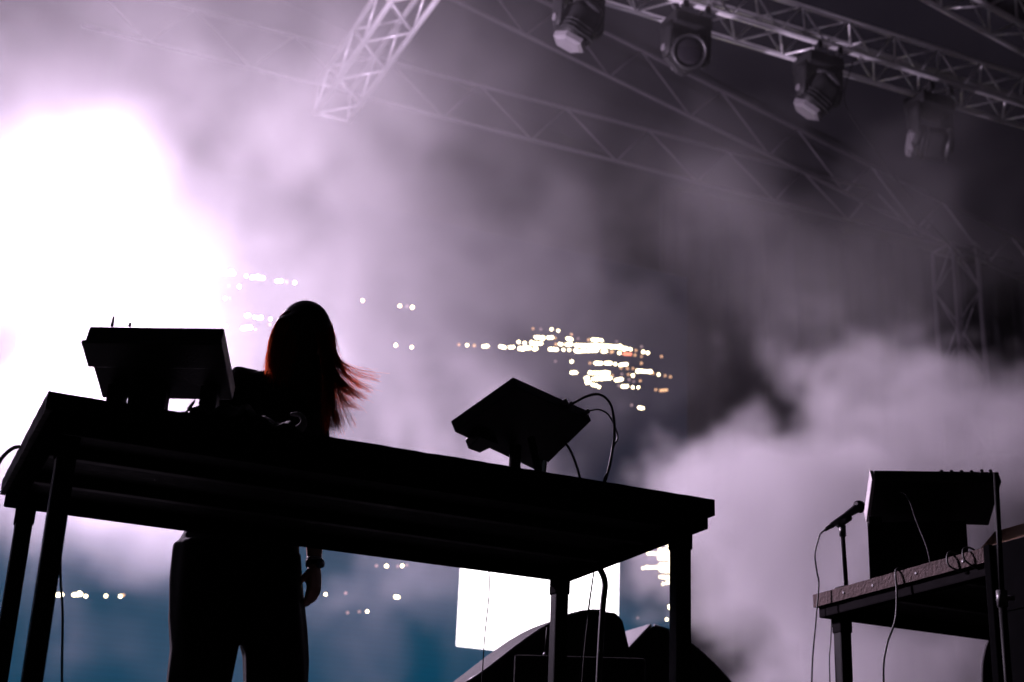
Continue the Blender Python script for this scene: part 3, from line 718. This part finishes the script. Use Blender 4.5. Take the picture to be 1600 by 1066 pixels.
cable([(6.36, 4.86, 6.35), (6.37, 5.03, 6.05), (6.52, 5.03, 5.785), (6.70, 5.03, 5.60), (6.856, 5.03, 5.425), (7.15, 5.05, 5.15), (7.6, 5.1, 4.85)], 0.005, 'thin wire drooping away below the tilted-back moving head', mat='leg_metal')
# ------------------------------------------------------------------ the performer
def remesh(o, vox, smooth_it=6):
    r = o.modifiers.new('remesh', 'REMESH'); r.mode = 'VOXEL'; r.voxel_size = vox; r.use_smooth_shade = True
    s = o.modifiers.new('smooth', 'SMOOTH'); s.factor = 0.5; s.iterations = smooth_it
    return o
person = thing('person', (0.90, 1.29, 0.0), 'person in black with long wind-blown hair bending over the table', 'person')
O = Vector((0.90, 1.29, 0.0))
def W_(x, y, z): return Vector((x, y, z)) - O
head_c = W_(0.972, 1.175, 1.605)
face = Vector((0.42, -0.72, -0.50)).normalized()
up = Vector((0.10, -0.52, 0.85)); up = (up - face * up.dot(face)).normalized()
side = face.cross(up).normalized()
HR = Matrix((side, face, up)).transposed()          # head axes: x side, y face, z up
mb = MB()
mb.ball(head_c + up * 0.015, 0.092, (0.86, 1.06, 1.12), 28, HR)
mb.ball(head_c + face * 0.030 - up * 0.055, 0.066, (0.86, 0.95, 1.02), 24, HR)        # jaw
mb.tube([head_c + face * 0.098 + up * 0.012, head_c + face * 0.112 - up * 0.018, head_c + face * 0.100 - up * 0.032], [0.007, 0.012, 0.009], 10)   # nose
mb.tube([head_c + face * 0.090 - up * 0.060 - side * 0.018, head_c + face * 0.098 - up * 0.058, head_c + face * 0.090 - up * 0.060 + side * 0.018], [0.006, 0.009, 0.006], 8)  # lips
for s in (-1, 1):
    mb.ball(head_c + side * s * 0.081 - up * 0.006, 0.026, (0.35, 0.75, 1.15), 12, HR)   # ears
mb.tube([head_c - up * 0.05 - face * 0.02, W_(0.955, 1.235, 1.50), W_(0.945, 1.265, 1.43)], [0.052, 0.054, 0.070], 18)
# trunk
mb.loft([(W_(0.945, 1.265, 1.445), 0.085, 0.07), (W_(0.945, 1.27, 1.415), 0.15, 0.09), (W_(0.94, 1.28, 1.33), 0.165, 0.105), (W_(0.925, 1.285, 1.20), 0.150, 0.10),
         (W_(0.895, 1.29, 1.07), 0.125, 0.09), (W_(0.865, 1.295, 0.96), 0.150, 0.10), (W_(0.85, 1.30, 0.86), 0.165, 0.11), (W_(0.85, 1.30, 0.80), 0.12, 0.09)], 28)
# legs
for (hx, kx, ax_) in ((0.765, 0.755, 0.755), (0.945, 1.005, 1.03)):
    mb.tube([W_(hx, 1.30, 0.86), W_((hx + kx) / 2, 1.285, 0.66), W_(kx, 1.275, 0.48), W_((kx + ax_) / 2, 1.30, 0.30), W_(ax_, 1.32, 0.10)], [0.090, 0.080, 0.058, 0.052, 0.036], 18)
    mb.tube([W_(ax_, 1.34, 0.06), W_(ax_, 1.25, 0.045), W_(ax_, 1.14, 0.03)], [0.040, 0.042, 0.030], 14)
# her left arm hanging, right arm reaching to the console
SL, EL, WL = W_(1.055, 1.27, 1.39), W_(1.105, 1.305, 1.08), W_(1.110, 1.250, 0.785)
SR, ER, WR = W_(0.785, 1.27, 1.425), W_(0.640, 1.15, 1.180), W_(0.545, 0.86, 1.095)
for (a, b, c) in ((SL, EL, WL), (SR, ER, WR)):
    mb.tube([a, a.lerp(b, 0.4), b, b.lerp(c, 0.3), b.lerp(c, 0.75), c], [0.056, 0.047, 0.039, 0.040, 0.031, 0.025], 16)
def hand(w, d, across, curl, sgn):
    """palm and five curled fingers: d points to the fingertips, across to the index side, curl is the way fingers bend"""
    d, across, curl = d.normalized(), across.normalized(), curl.normalized()
    pc = [w, w + d * 0.03, w + d * 0.062, w + d * 0.088]
    for (o_, r_) in ((-0.026, 0.0135), (-0.009, 0.0145), (0.009, 0.0145), (0.026, 0.0135)):
        mb.tube([pc[0] + across * o_ * 0.6, pc[1] + across * o_ * 0.8, pc[2] + across * o_, pc[3] + across * o_], [r_ * 1.1, r_ * 1.15, r_, r_ * 0.85], 10)
    for (o_, Lf, cv) in ((0.030, 0.070, 0.55), (0.010, 0.079, 0.75), (-0.011, 0.073, 0.9), (-0.030, 0.058, 1.05)):
        p = w + d * 0.084 + across * o_; dirn = d.copy(); pts = [p - d * 0.012, p]; q = p
        for s_, f_ in enumerate((0.44, 0.32, 0.24)):
            an = cv * (0.5 + 0.35 * s_)
            dirn = (d * math.cos(an) + curl * math.sin(an)).normalized()
            q = q + dirn * Lf * f_; pts.append(q)
        mb.tube(pts, [0.0088, 0.0092, 0.0084, 0.0076, 0.0058], 10)
    p = w + d * 0.022 + across * 0.024
    t1 = p + (across * 0.62 + d * 0.72 + curl * 0.35).normalized() * 0.034
    t2 = t1 + (across * 0.25 + d * 0.85 + curl * 0.45).normalized() * 0.030
    t3 = t2 + (d * 0.9 + curl * 0.4).normalized() * 0.022
    mb.tube([p, t1, t2, t3], [0.0135, 0.0110, 0.0095, 0.0065], 10)
hand(WL, Vector((0.04, -0.10, -0.97)), Vector((-0.80, -0.60, 0.0)), Vector((-0.60, 0.80, -0.05)), 1)
hand(WR, Vector((-0.15, -0.85, -0.35)), Vector((0.6, 0.1, 0.1)), Vector((0, -0.35, -0.9)), -1)
remesh(mb.build('body', 'skin', person, True), 0.006, 4)
for s in (-1, 1):
    e_ = MB().ball(head_c + face * 0.083 + up * 0.012 + side * s * 0.031, 0.0115, (1, 1, 1), 12).build('eye', 'side_white', person, True)
    MB().ball(head_c + face * 0.0915 + up * 0.012 + side * s * 0.031, 0.0048, (1, 1, 1), 8).build('iris', 'lens_dark', e_, True)

# loose trousers
mb = MB()
fold = lambda i, an: 0.035 * math.sin(5 * an + i * 0.7) + 0.02 * math.sin(9 * an - i)
mb.loft([(W_(0.885, 1.29, 1.03), 0.150, 0.115), (W_(0.875, 1.29, 0.97), 0.172, 0.125), (W_(0.858, 1.295, 0.90), 0.195, 0.135), (W_(0.846, 1.30, 0.82), 0.218, 0.145), (W_(0.845, 1.30, 0.74), 0.218, 0.142), (W_(0.85, 1.30, 0.66), 0.20, 0.13)], 36)
mb.loft([(W_(0.745, 1.30, 0.82), 0.125, 0.13), (W_(0.745, 1.295, 0.70), 0.127, 0.135), (W_(0.753, 1.29, 0.56), 0.126, 0.135), (W_(0.757, 1.29, 0.46), 0.112, 0.130), (W_(0.754, 1.30, 0.34), 0.106, 0.128), (W_(0.752, 1.31, 0.2), 0.110, 0.13), (W_(0.752, 1.31, 0.06), 0.118, 0.135)], 36, fold)
mb.loft([(W_(0.945, 1.30, 0.82), 0.125, 0.13), (W_(0.962, 1.295, 0.70), 0.125, 0.135), (W_(0.985, 1.285, 0.56), 0.124, 0.135), (W_(1.010, 1.285, 0.46), 0.112, 0.130), (W_(1.024, 1.295, 0.34), 0.108, 0.128), (W_(1.03, 1.305, 0.2), 0.112, 0.13), (W_(1.033, 1.31, 0.06), 0.12, 0.135)], 36, fold)
remesh(mb.build('trousers', 'cloth_black', person, True), 0.009, 4)
# loose long-sleeved top
mb = MB()
mb.loft([(W_(0.948, 1.255, 1.475), 0.070, 0.065), (W_(0.940, 1.262, 1.465), 0.125, 0.085), (W_(0.920, 1.27, 1.44), 0.170, 0.105), (W_(0.920, 1.278, 1.35), 0.180, 0.125), (W_(0.920, 1.285, 1.22), 0.185, 0.130),
         (W_(0.91, 1.29, 1.10), 0.186, 0.128), (W_(0.89, 1.295, 1.0), 0.190, 0.132), (W_(0.882, 1.295, 0.95), 0.196, 0.138)], 36, lambda i, an: 0.02 * math.sin(6 * an + i))
for (a, b, c, stop) in ((SL, EL, WL, 0.42), (SR, ER, WR, 0.85)):
    mb.tube([a + (Vector((0.945, 1.27, 1.40)) - O - a) * 0.25, a, a.lerp(b, 0.3), a.lerp(b, 0.7), b, b.lerp(c, 0.25), b.lerp(c, stop)], [0.062, 0.066, 0.060, 0.056, 0.054, 0.052, 0.050], 18)
remesh(mb.build('shirt', 'cloth_black', person, True), 0.008, 4)
for (ax_) in (0.755, 1.03):
    mb = MB()
    mb.tube([W_(ax_, 1.36, 0.055), W_(ax_, 1.27, 0.062), W_(ax_, 1.17, 0.042), W_(ax_, 1.11, 0.034)], [0.044, 0.050, 0.046, 0.030], 16, flat=0.9)
    mb.box(W_(ax_, 1.235, 0.012), (0.088, 0.27, 0.022), bev=0.008)
    remesh(mb.build('shoe', 'rubber', person, True), 0.006, 3)
# watch and bracelets on the hanging wrist
wd = (WL - EL).normalized()
def cuff(name, at, r, h, mat):
    c = EL.lerp(WL, at)
    return MB().tube([c - wd * h, c - wd * h * 0.6, c + wd * h * 0.6, c + wd * h], [r * 0.96, r, r, r * 0.96], 20).build(name, mat, person, True)
wt = cuff('wristwatch', 0.975, 0.0305, 0.008, 'frame_metal')
c = EL.lerp(WL, 0.975)
MB().tube([c + Vector((0.4, -0.85, 0)).normalized() * 0.027, c + Vector((0.4, -0.85, 0)).normalized() * 0.038], 0.0165, 18).build('dial', 'watch_face', wt, True)
cuff('bracelet', 0.915, 0.0315, 0.0022, 'steel'); cuff('bracelet', 0.94, 0.032, 0.0018, 'steel')

# hair: a dense inner mass and some 1500 separate strands, the ends blown to one side
hairs = MB()
hair_core = MB()
hc = head_c + up * 0.012
hair_core.ball(hc - face * 0.012 + up * 0.012, 0.104, (0.90, 1.03, 1.08), 28, HR)
hair_core.loft([(W_(0.965, 1.170, 1.66), 0.098, 0.098), (W_(0.962, 1.168, 1.60), 0.104, 0.098), (W_(0.955, 1.170, 1.54), 0.100, 0.085), (W_(0.958, 1.176, 1.48), 0.096, 0.065), (W_(0.985, 1.175, 1.42), 0.080, 0.048), (W_(1.015, 1.170, 1.37), 0.050, 0.030), (W_(1.035, 1.165, 1.33), 0.024, 0.016)], 28)
hm = hair_core.build('hair', 'hair', person, True); remesh(hm, 0.008, 5)
hm.data.materials.clear(); hm.data.materials.append(M['hair_core'])
def strand(p0, p1, p2, p3, r):
    k = 11; pts = []; wob = random.uniform(0, 6.28); wa = random.uniform(0.001, 0.005)
    for i in range(k + 1):
        t = i / k
        p = p0 * (1 - t) ** 3 + p1 * 3 * t * (1 - t) ** 2 + p2 * 3 * t * t * (1 - t) + p3 * t ** 3
        w = wa * t * math.sin(9 * t + wob)
        pts.append(p + Vector((w, w * 0.6, w * 0.4)))
    rad = [r * (1 - 0.75 * (i / k) ** 2) for i in range(k + 1)]
    hairs.tube(pts, rad, 3, cap=False)
locks = []
for i in range(64):            # lock centres around the head
    th = random.uniform(0, 2 * math.pi)
    locks.append((th, random.random(), random.random(), random.gauss(0, 1)))
for (th, q1, q2, g) in locks:
    cx, sy = math.cos(th), math.sin(th)
    right = cx > 0.05
    end_z = 1.335 + 0.06 * q1 if right else 1.40 + 0.07 * q1
    blow = right and q2 > 0.45
    for j in range(22):
        t2 = th + random.gauss(0, 0.10)
        a = Vector((math.cos(t2), math.sin(t2), 0))
        root = hc + Vector((a.x * 0.060, a.y * 0.060, 0.082 + random.uniform(-0.012, 0.012)))
        mid = hc + Vector((a.x * 0.150, a.y * 0.130, 0.03))
        if right and blow:
            ez = end_z + 0.10 * q1 * random.uniform(0.7, 1.2)
            out_ = 0.10 + 0.14 * q1 + random.gauss(0, 0.018)
            low = W_(0.995 + 0.055 * abs(a.x), 1.170 + a.y * 0.05, 1.47)
            end = W_(1.03 + out_, 1.15 + a.y * 0.05 + 0.03 * g, ez + 0.02 * g)
            low = low + Vector((0, 0, random.gauss(0, 0.012)))
        elif right:
            low = W_(1.025 + 0.055 * abs(a.x), 1.165 + a.y * 0.06, 1.45)
            end = W_(1.075 + 0.085 * q1 + random.gauss(0, 0.013), 1.135 + a.y * 0.05, 1.255 + 0.10 * q2 + random.gauss(0, 0.012))
        else:
            low = W_(0.905 + 0.055 * a.x, 1.175 + a.y * 0.06, 1.50)
            end = W_(0.855 + 0.06 * (1 + a.x) + random.gauss(0, 0.010), 1.165 + a.y * 0.06, end_z + random.gauss(0, 0.015))
        strand(root, mid, low, end, random.uniform(0.0010, 0.0019))
# fine stray hairs
for i in range(70):
    t2 = random.uniform(-1.2, 1.2); a = Vector((math.cos(t2), math.sin(t2), 0))
    strand(hc + Vector((a.x * 0.06, a.y * 0.06, 0.08)), hc + Vector((a.x * 0.155, a.y * 0.135, 0.03)), W_(1.03 + random.uniform(0, 0.05), 1.16, 1.46 + random.gauss(0, 0.02)),
           W_(1.12 + random.uniform(0, 0.14), 1.14 + random.gauss(0, 0.04), 1.36 + random.uniform(0, 0.17)), 0.0006)
o = hairs.build('hair_strands', 'hair', person, True); o['kind'] = 'stuff'

# ------------------------------------------------------------------ smoke: a density grid filled in world space
VX = 0.08
lo_ = np.array((-3.2, 1.9, 0.05)); hi_ = np.array((12.2, 7.85, 8.2))
shape = np.ceil((hi_ - lo_) / VX).astype(int)
gx, gy, gz = np.meshgrid(*[lo_[k] + (np.arange(shape[k]) + 0.5) * VX for k in range(3)], indexing='ij')
gx, gy, gz = (a.astype(np.float32) for a in (gx, gy, gz))
def vnoise(x, y, z, seed):
    r = np.random.default_rng(seed); T = r.random((64, 64, 64), dtype=np.float32)
    xi, yi, zi = np.floor(x), np.floor(y), np.floor(z)
    fx, fy, fz = x - xi, y - yi, z - zi
    fx, fy, fz = (f * f * f * (f * (f * 6 - 15) + 10) for f in (fx, fy, fz))
    xi, yi, zi = (a.astype(np.int32) & 63 for a in (xi, yi, zi)); x1, y1, z1 = (xi + 1) & 63, (yi + 1) & 63, (zi + 1) & 63
    l_ = lambda a, b, t: a + (b - a) * t
    return l_(l_(l_(T[xi, yi, zi], T[x1, yi, zi], fx), l_(T[xi, y1, zi], T[x1, y1, zi], fx), fy),
              l_(l_(T[xi, yi, z1], T[x1, yi, z1], fx), l_(T[xi, y1, z1], T[x1, y1, z1], fx), fy), fz)
def fbm(x, y, z, f, octv, seed, billow=False):
    s = 0; amp = 0.5; tot = 0
    for o_ in range(octv):
        v = vnoise(x * f + 17.3 * o_, y * f + 5.1 * o_, z * f + 9.7 * o_, seed + o_)
        if billow: v = np.abs(v * 2 - 1)
        s = s + amp * v; tot += amp; amp *= 0.5; f *= 2.03
    return s / tot
ss = lambda a, b, x: np.clip((x - a) / (b - a), 0, 1) ** 2 * (3 - 2 * np.clip((x - a) / (b - a), 0, 1))
wx = (fbm(gx, gy, gz, 0.55, 3, 100) - 0.5) * 1.6; wz = (fbm(gx, gy, gz, 0.55, 3, 200) - 0.5) * 1.6
qx, qy, qz = gx + wx, gy + wx * 0.5, gz + wz
n1 = fbm(qx, qy, qz, 0.75, 5, 1)                 # broad cloud noise
n2 = fbm(qx, qy, qz, 1.7, 4, 40)                 # finer
n3 = fbm(qx, qy, qz, 2.7, 4, 55)                # wisps
bl = fbm(qx, qy, qz, 1.7, 4, 70, True)           # billows
dens = (0.0035 * ss(0.35, 0.65, n1) + 0.0004) * (0.12 + 0.88 * ss(1.6, 3.0, gz))
# bank round the lamp, drifting up to the roof at the left
r2 = ((gx + 0.1) / 2.0) ** 2 + ((gz - 2.5) / 1.35) ** 2 + ((gy - 4.8) / 2.4) ** 2
dens += 0.080 * np.exp(-r2) * (0.25 + 1.4 * ss(0.42, 0.59, n1 * 0.4 + n2 * 0.3 + n3 * 0.3)) * ss(1.75, 2.5, gz + (n2 - 0.5) * 2.4)
r2 = ((gx - 2.3) / 1.7) ** 2 + ((gz - 3.9) / 1.6) ** 2 + ((gy - 5.2) / 2.2) ** 2
dens += 0.041 * np.exp(-r2) * (0.20 + 1.6 * ss(0.42, 0.59, n1 * 0.35 + n2 * 0.35 + n3 * 0.3))
r2 = ((gx - 0.9) / 3.0) ** 2 + ((gz - 6.6) / 2.2) ** 2 + ((gy - 7.2) / 1.3) ** 2
dens += 0.30 * np.exp(-(((gx - 2.4) / 1.0) ** 2 + ((gz - 5.85) / 0.75) ** 2 + ((gy - 6.6) / 0.9) ** 2)) * (0.4 + 1.2 * ss(0.4, 0.6, n2))
dens += 0.095 * np.exp(-r2) * (0.15 + 1.8 * ss(0.42, 0.60, n1 * 0.6 + n2 * 0.4))
# low drifting wisps in front of the video wall
low = np.exp(-((gz - 1.9) / 0.75) ** 2) * ss(3.2, 3.6, gy) * (1 - ss(4.3, 4.8, gy)) * (1 - ss(3.6, 4.4, gx))
dens += 0.48 * low * ss(0.53, 0.60, n2 * 0.4 + n3 * 0.4 + n1 * 0.2)
pk = np.exp(-((gx - 0.7) / 1.0) ** 2 - ((gz - 1.75) / 0.6) ** 2) * ss(2.9, 3.4, gy) * (1 - ss(4.4, 5.2, gy))
dens += 0.34 * pk * ss(0.455, 0.57, n1 * 0.3 + n2 * 0.35 + n3 * 0.35)
# the thick plume right of the table
def blobs(lst):
    d = np.full(gx.shape, -9.0, np.float32)
    for (cx, cy_, cz, rx, ry, rz_) in lst:
        d = np.maximum(d, 1 - np.sqrt(((gx + 0.35 * wx - cx) / rx) ** 2 + ((gy - cy_) / ry) ** 2 + ((gz + 0.35 * wz - cz) / rz_) ** 2))
    return d
pl = blobs([(5.9, 4.2, 2.2, 1.35, 1.3, 1.15), (5.2, 4.1, 1.7, 0.9, 1.0, 0.9), (6.15, 4.3, 2.65, 0.85, 1.0, 0.85), (4.75, 4.0, 2.0, 0.55, 0.7, 0.75), (6.0, 4.2, 1.0, 1.2, 1.0, 0.8), (5.0, 4.0, 0.9, 0.45, 0.6, 0.5)])
hole = np.exp(-((gx - 4.62) / 0.34) ** 2 - ((gz - 1.45) / 0.34) ** 2)
dens += 1.3 * (1 - ss(6.25, 6.8, gx + 0.5 * wx)) * ss(0.0, 0.26, pl - 1.1 * hole + (0.40 - bl) * 1.4 + (n2 - 0.5) * 1.6)
# thinner smoke climbing above the plume
up_ = blobs([(5.6, 4.8, 4.2, 2.0, 1.4, 1.1), (6.5, 5.4, 4.5, 1.2, 1.0, 0.9), (4.5, 4.8, 3.4, 1.1, 1.2, 0.9)])
dens += 0.072 * ss(0.0, 0.45, up_ + (n1 - 0.5) * 2.6 + (n2 - 0.5) * 1.8)
# nothing solid at the faces of the grid
ed = ss(1.9, 2.5, gy) * (1 - ss(7.3, 7.8, gy)) * (1 - ss(10.5, 12.0, gx)) * ss(-3.1, -2.2, gx) * (1 - ss(7.4, 8.1, gz)) * ss(0.05, 0.25, gz)
dens = (dens * ed).astype(np.float32)
NVX = dens.size
me = bpy.data.meshes.new('smoke'); me.vertices.add(NVX)
at_ = me.attributes.new('smoke_density', 'FLOAT', 'POINT'); at_.data.foreach_set('value', dens.ravel())
smoke = link('smoke', me); tag(smoke, 'pale stage smoke drifting behind the tables', kind='stuff')
ng = bpy.data.node_groups.new('smoke_grid', 'GeometryNodeTree')
ng.interface.new_socket('Geometry', in_out='INPUT', socket_type='NodeSocketGeometry'); ng.interface.new_socket('Geometry', in_out='OUTPUT', socket_type='NodeSocketGeometry')
N = ng.nodes; LK = ng.links
gi, go = N.new('NodeGroupInput'), N.new('NodeGroupOutput')
vc = N.new('GeometryNodeVolumeCube'); pos = N.new('GeometryNodeInputPosition'); sep = N.new('ShaderNodeSeparateXYZ'); LK.new(pos.outputs[0], sep.inputs[0])
def mth(op, a, b=None):
    k = N.new('ShaderNodeMath'); k.operation = op
    for i, v in enumerate((a, b)):
        if v is None: continue
        if isinstance(v, (int, float)): k.inputs[i].default_value = v
        else: LK.new(v, k.inputs[i])
    return k.outputs[0]
idx = []
for k in range(3):
    q = mth('FLOOR', mth('DIVIDE', mth('SUBTRACT', sep.outputs[k], float(lo_[k])), VX))
    idx.append(mth('MINIMUM', mth('MAXIMUM', q, 0.0), float(shape[k] - 1)))
# integer index of the grid cell
def imth(op, a, b):
    k = N.new('FunctionNodeIntegerMath'); k.operation = op
    for i, v in enumerate((a, b)):
        if isinstance(v, int): k.inputs[i].default_value = v
        else: LK.new(v, k.inputs[i])
    return k.outputs[0]
lin = imth('ADD', imth('MULTIPLY', imth('ADD', imth('MULTIPLY', idx[0], int(shape[1])), idx[1]), int(shape[2])), idx[2])
na = N.new('GeometryNodeInputNamedAttribute'); na.data_type = 'FLOAT'; na.inputs['Name'].default_value = 'smoke_density'
si = N.new('GeometryNodeSampleIndex'); si.data_type = 'FLOAT'; si.domain = 'POINT'; si.clamp = True
LK.new(gi.outputs[0], si.inputs['Geometry']); LK.new(na.outputs[0], si.inputs['Value']); LK.new(lin, si.inputs['Index'])
LK.new(si.outputs[0], vc.inputs['Density'])
vc.inputs['Min'].default_value = tuple(float(v) for v in lo_); vc.inputs['Max'].default_value = tuple(float(v) for v in lo_ + shape * VX)
for nm, k in (('Resolution X', 0), ('Resolution Y', 1), ('Resolution Z', 2)): vc.inputs[nm].default_value = int(shape[k])
sm = N.new('GeometryNodeSetMaterial')
LK.new(vc.outputs[0], sm.inputs['Geometry']); LK.new(sm.outputs[0], go.inputs[0])
m, n, l = new_mat('smoke'); M['smoke'] = m
out = n.new('ShaderNodeOutputMaterial'); pv = n.new('ShaderNodeVolumePrincipled')
pv.inputs['Color'].default_value = (0.94, 0.92, 0.95, 1); pv.inputs['Density'].default_value = 1.0; pv.inputs['Anisotropy'].default_value = 0.15
pv.inputs['Density Attribute'].default_value = 'density'
l.new(pv.outputs[0], out.inputs['Volume'])
sm.inputs['Material'].default_value = m
me.materials.append(m)
md = smoke.modifiers.new('smoke_grid', 'NODES'); md.node_group = ng
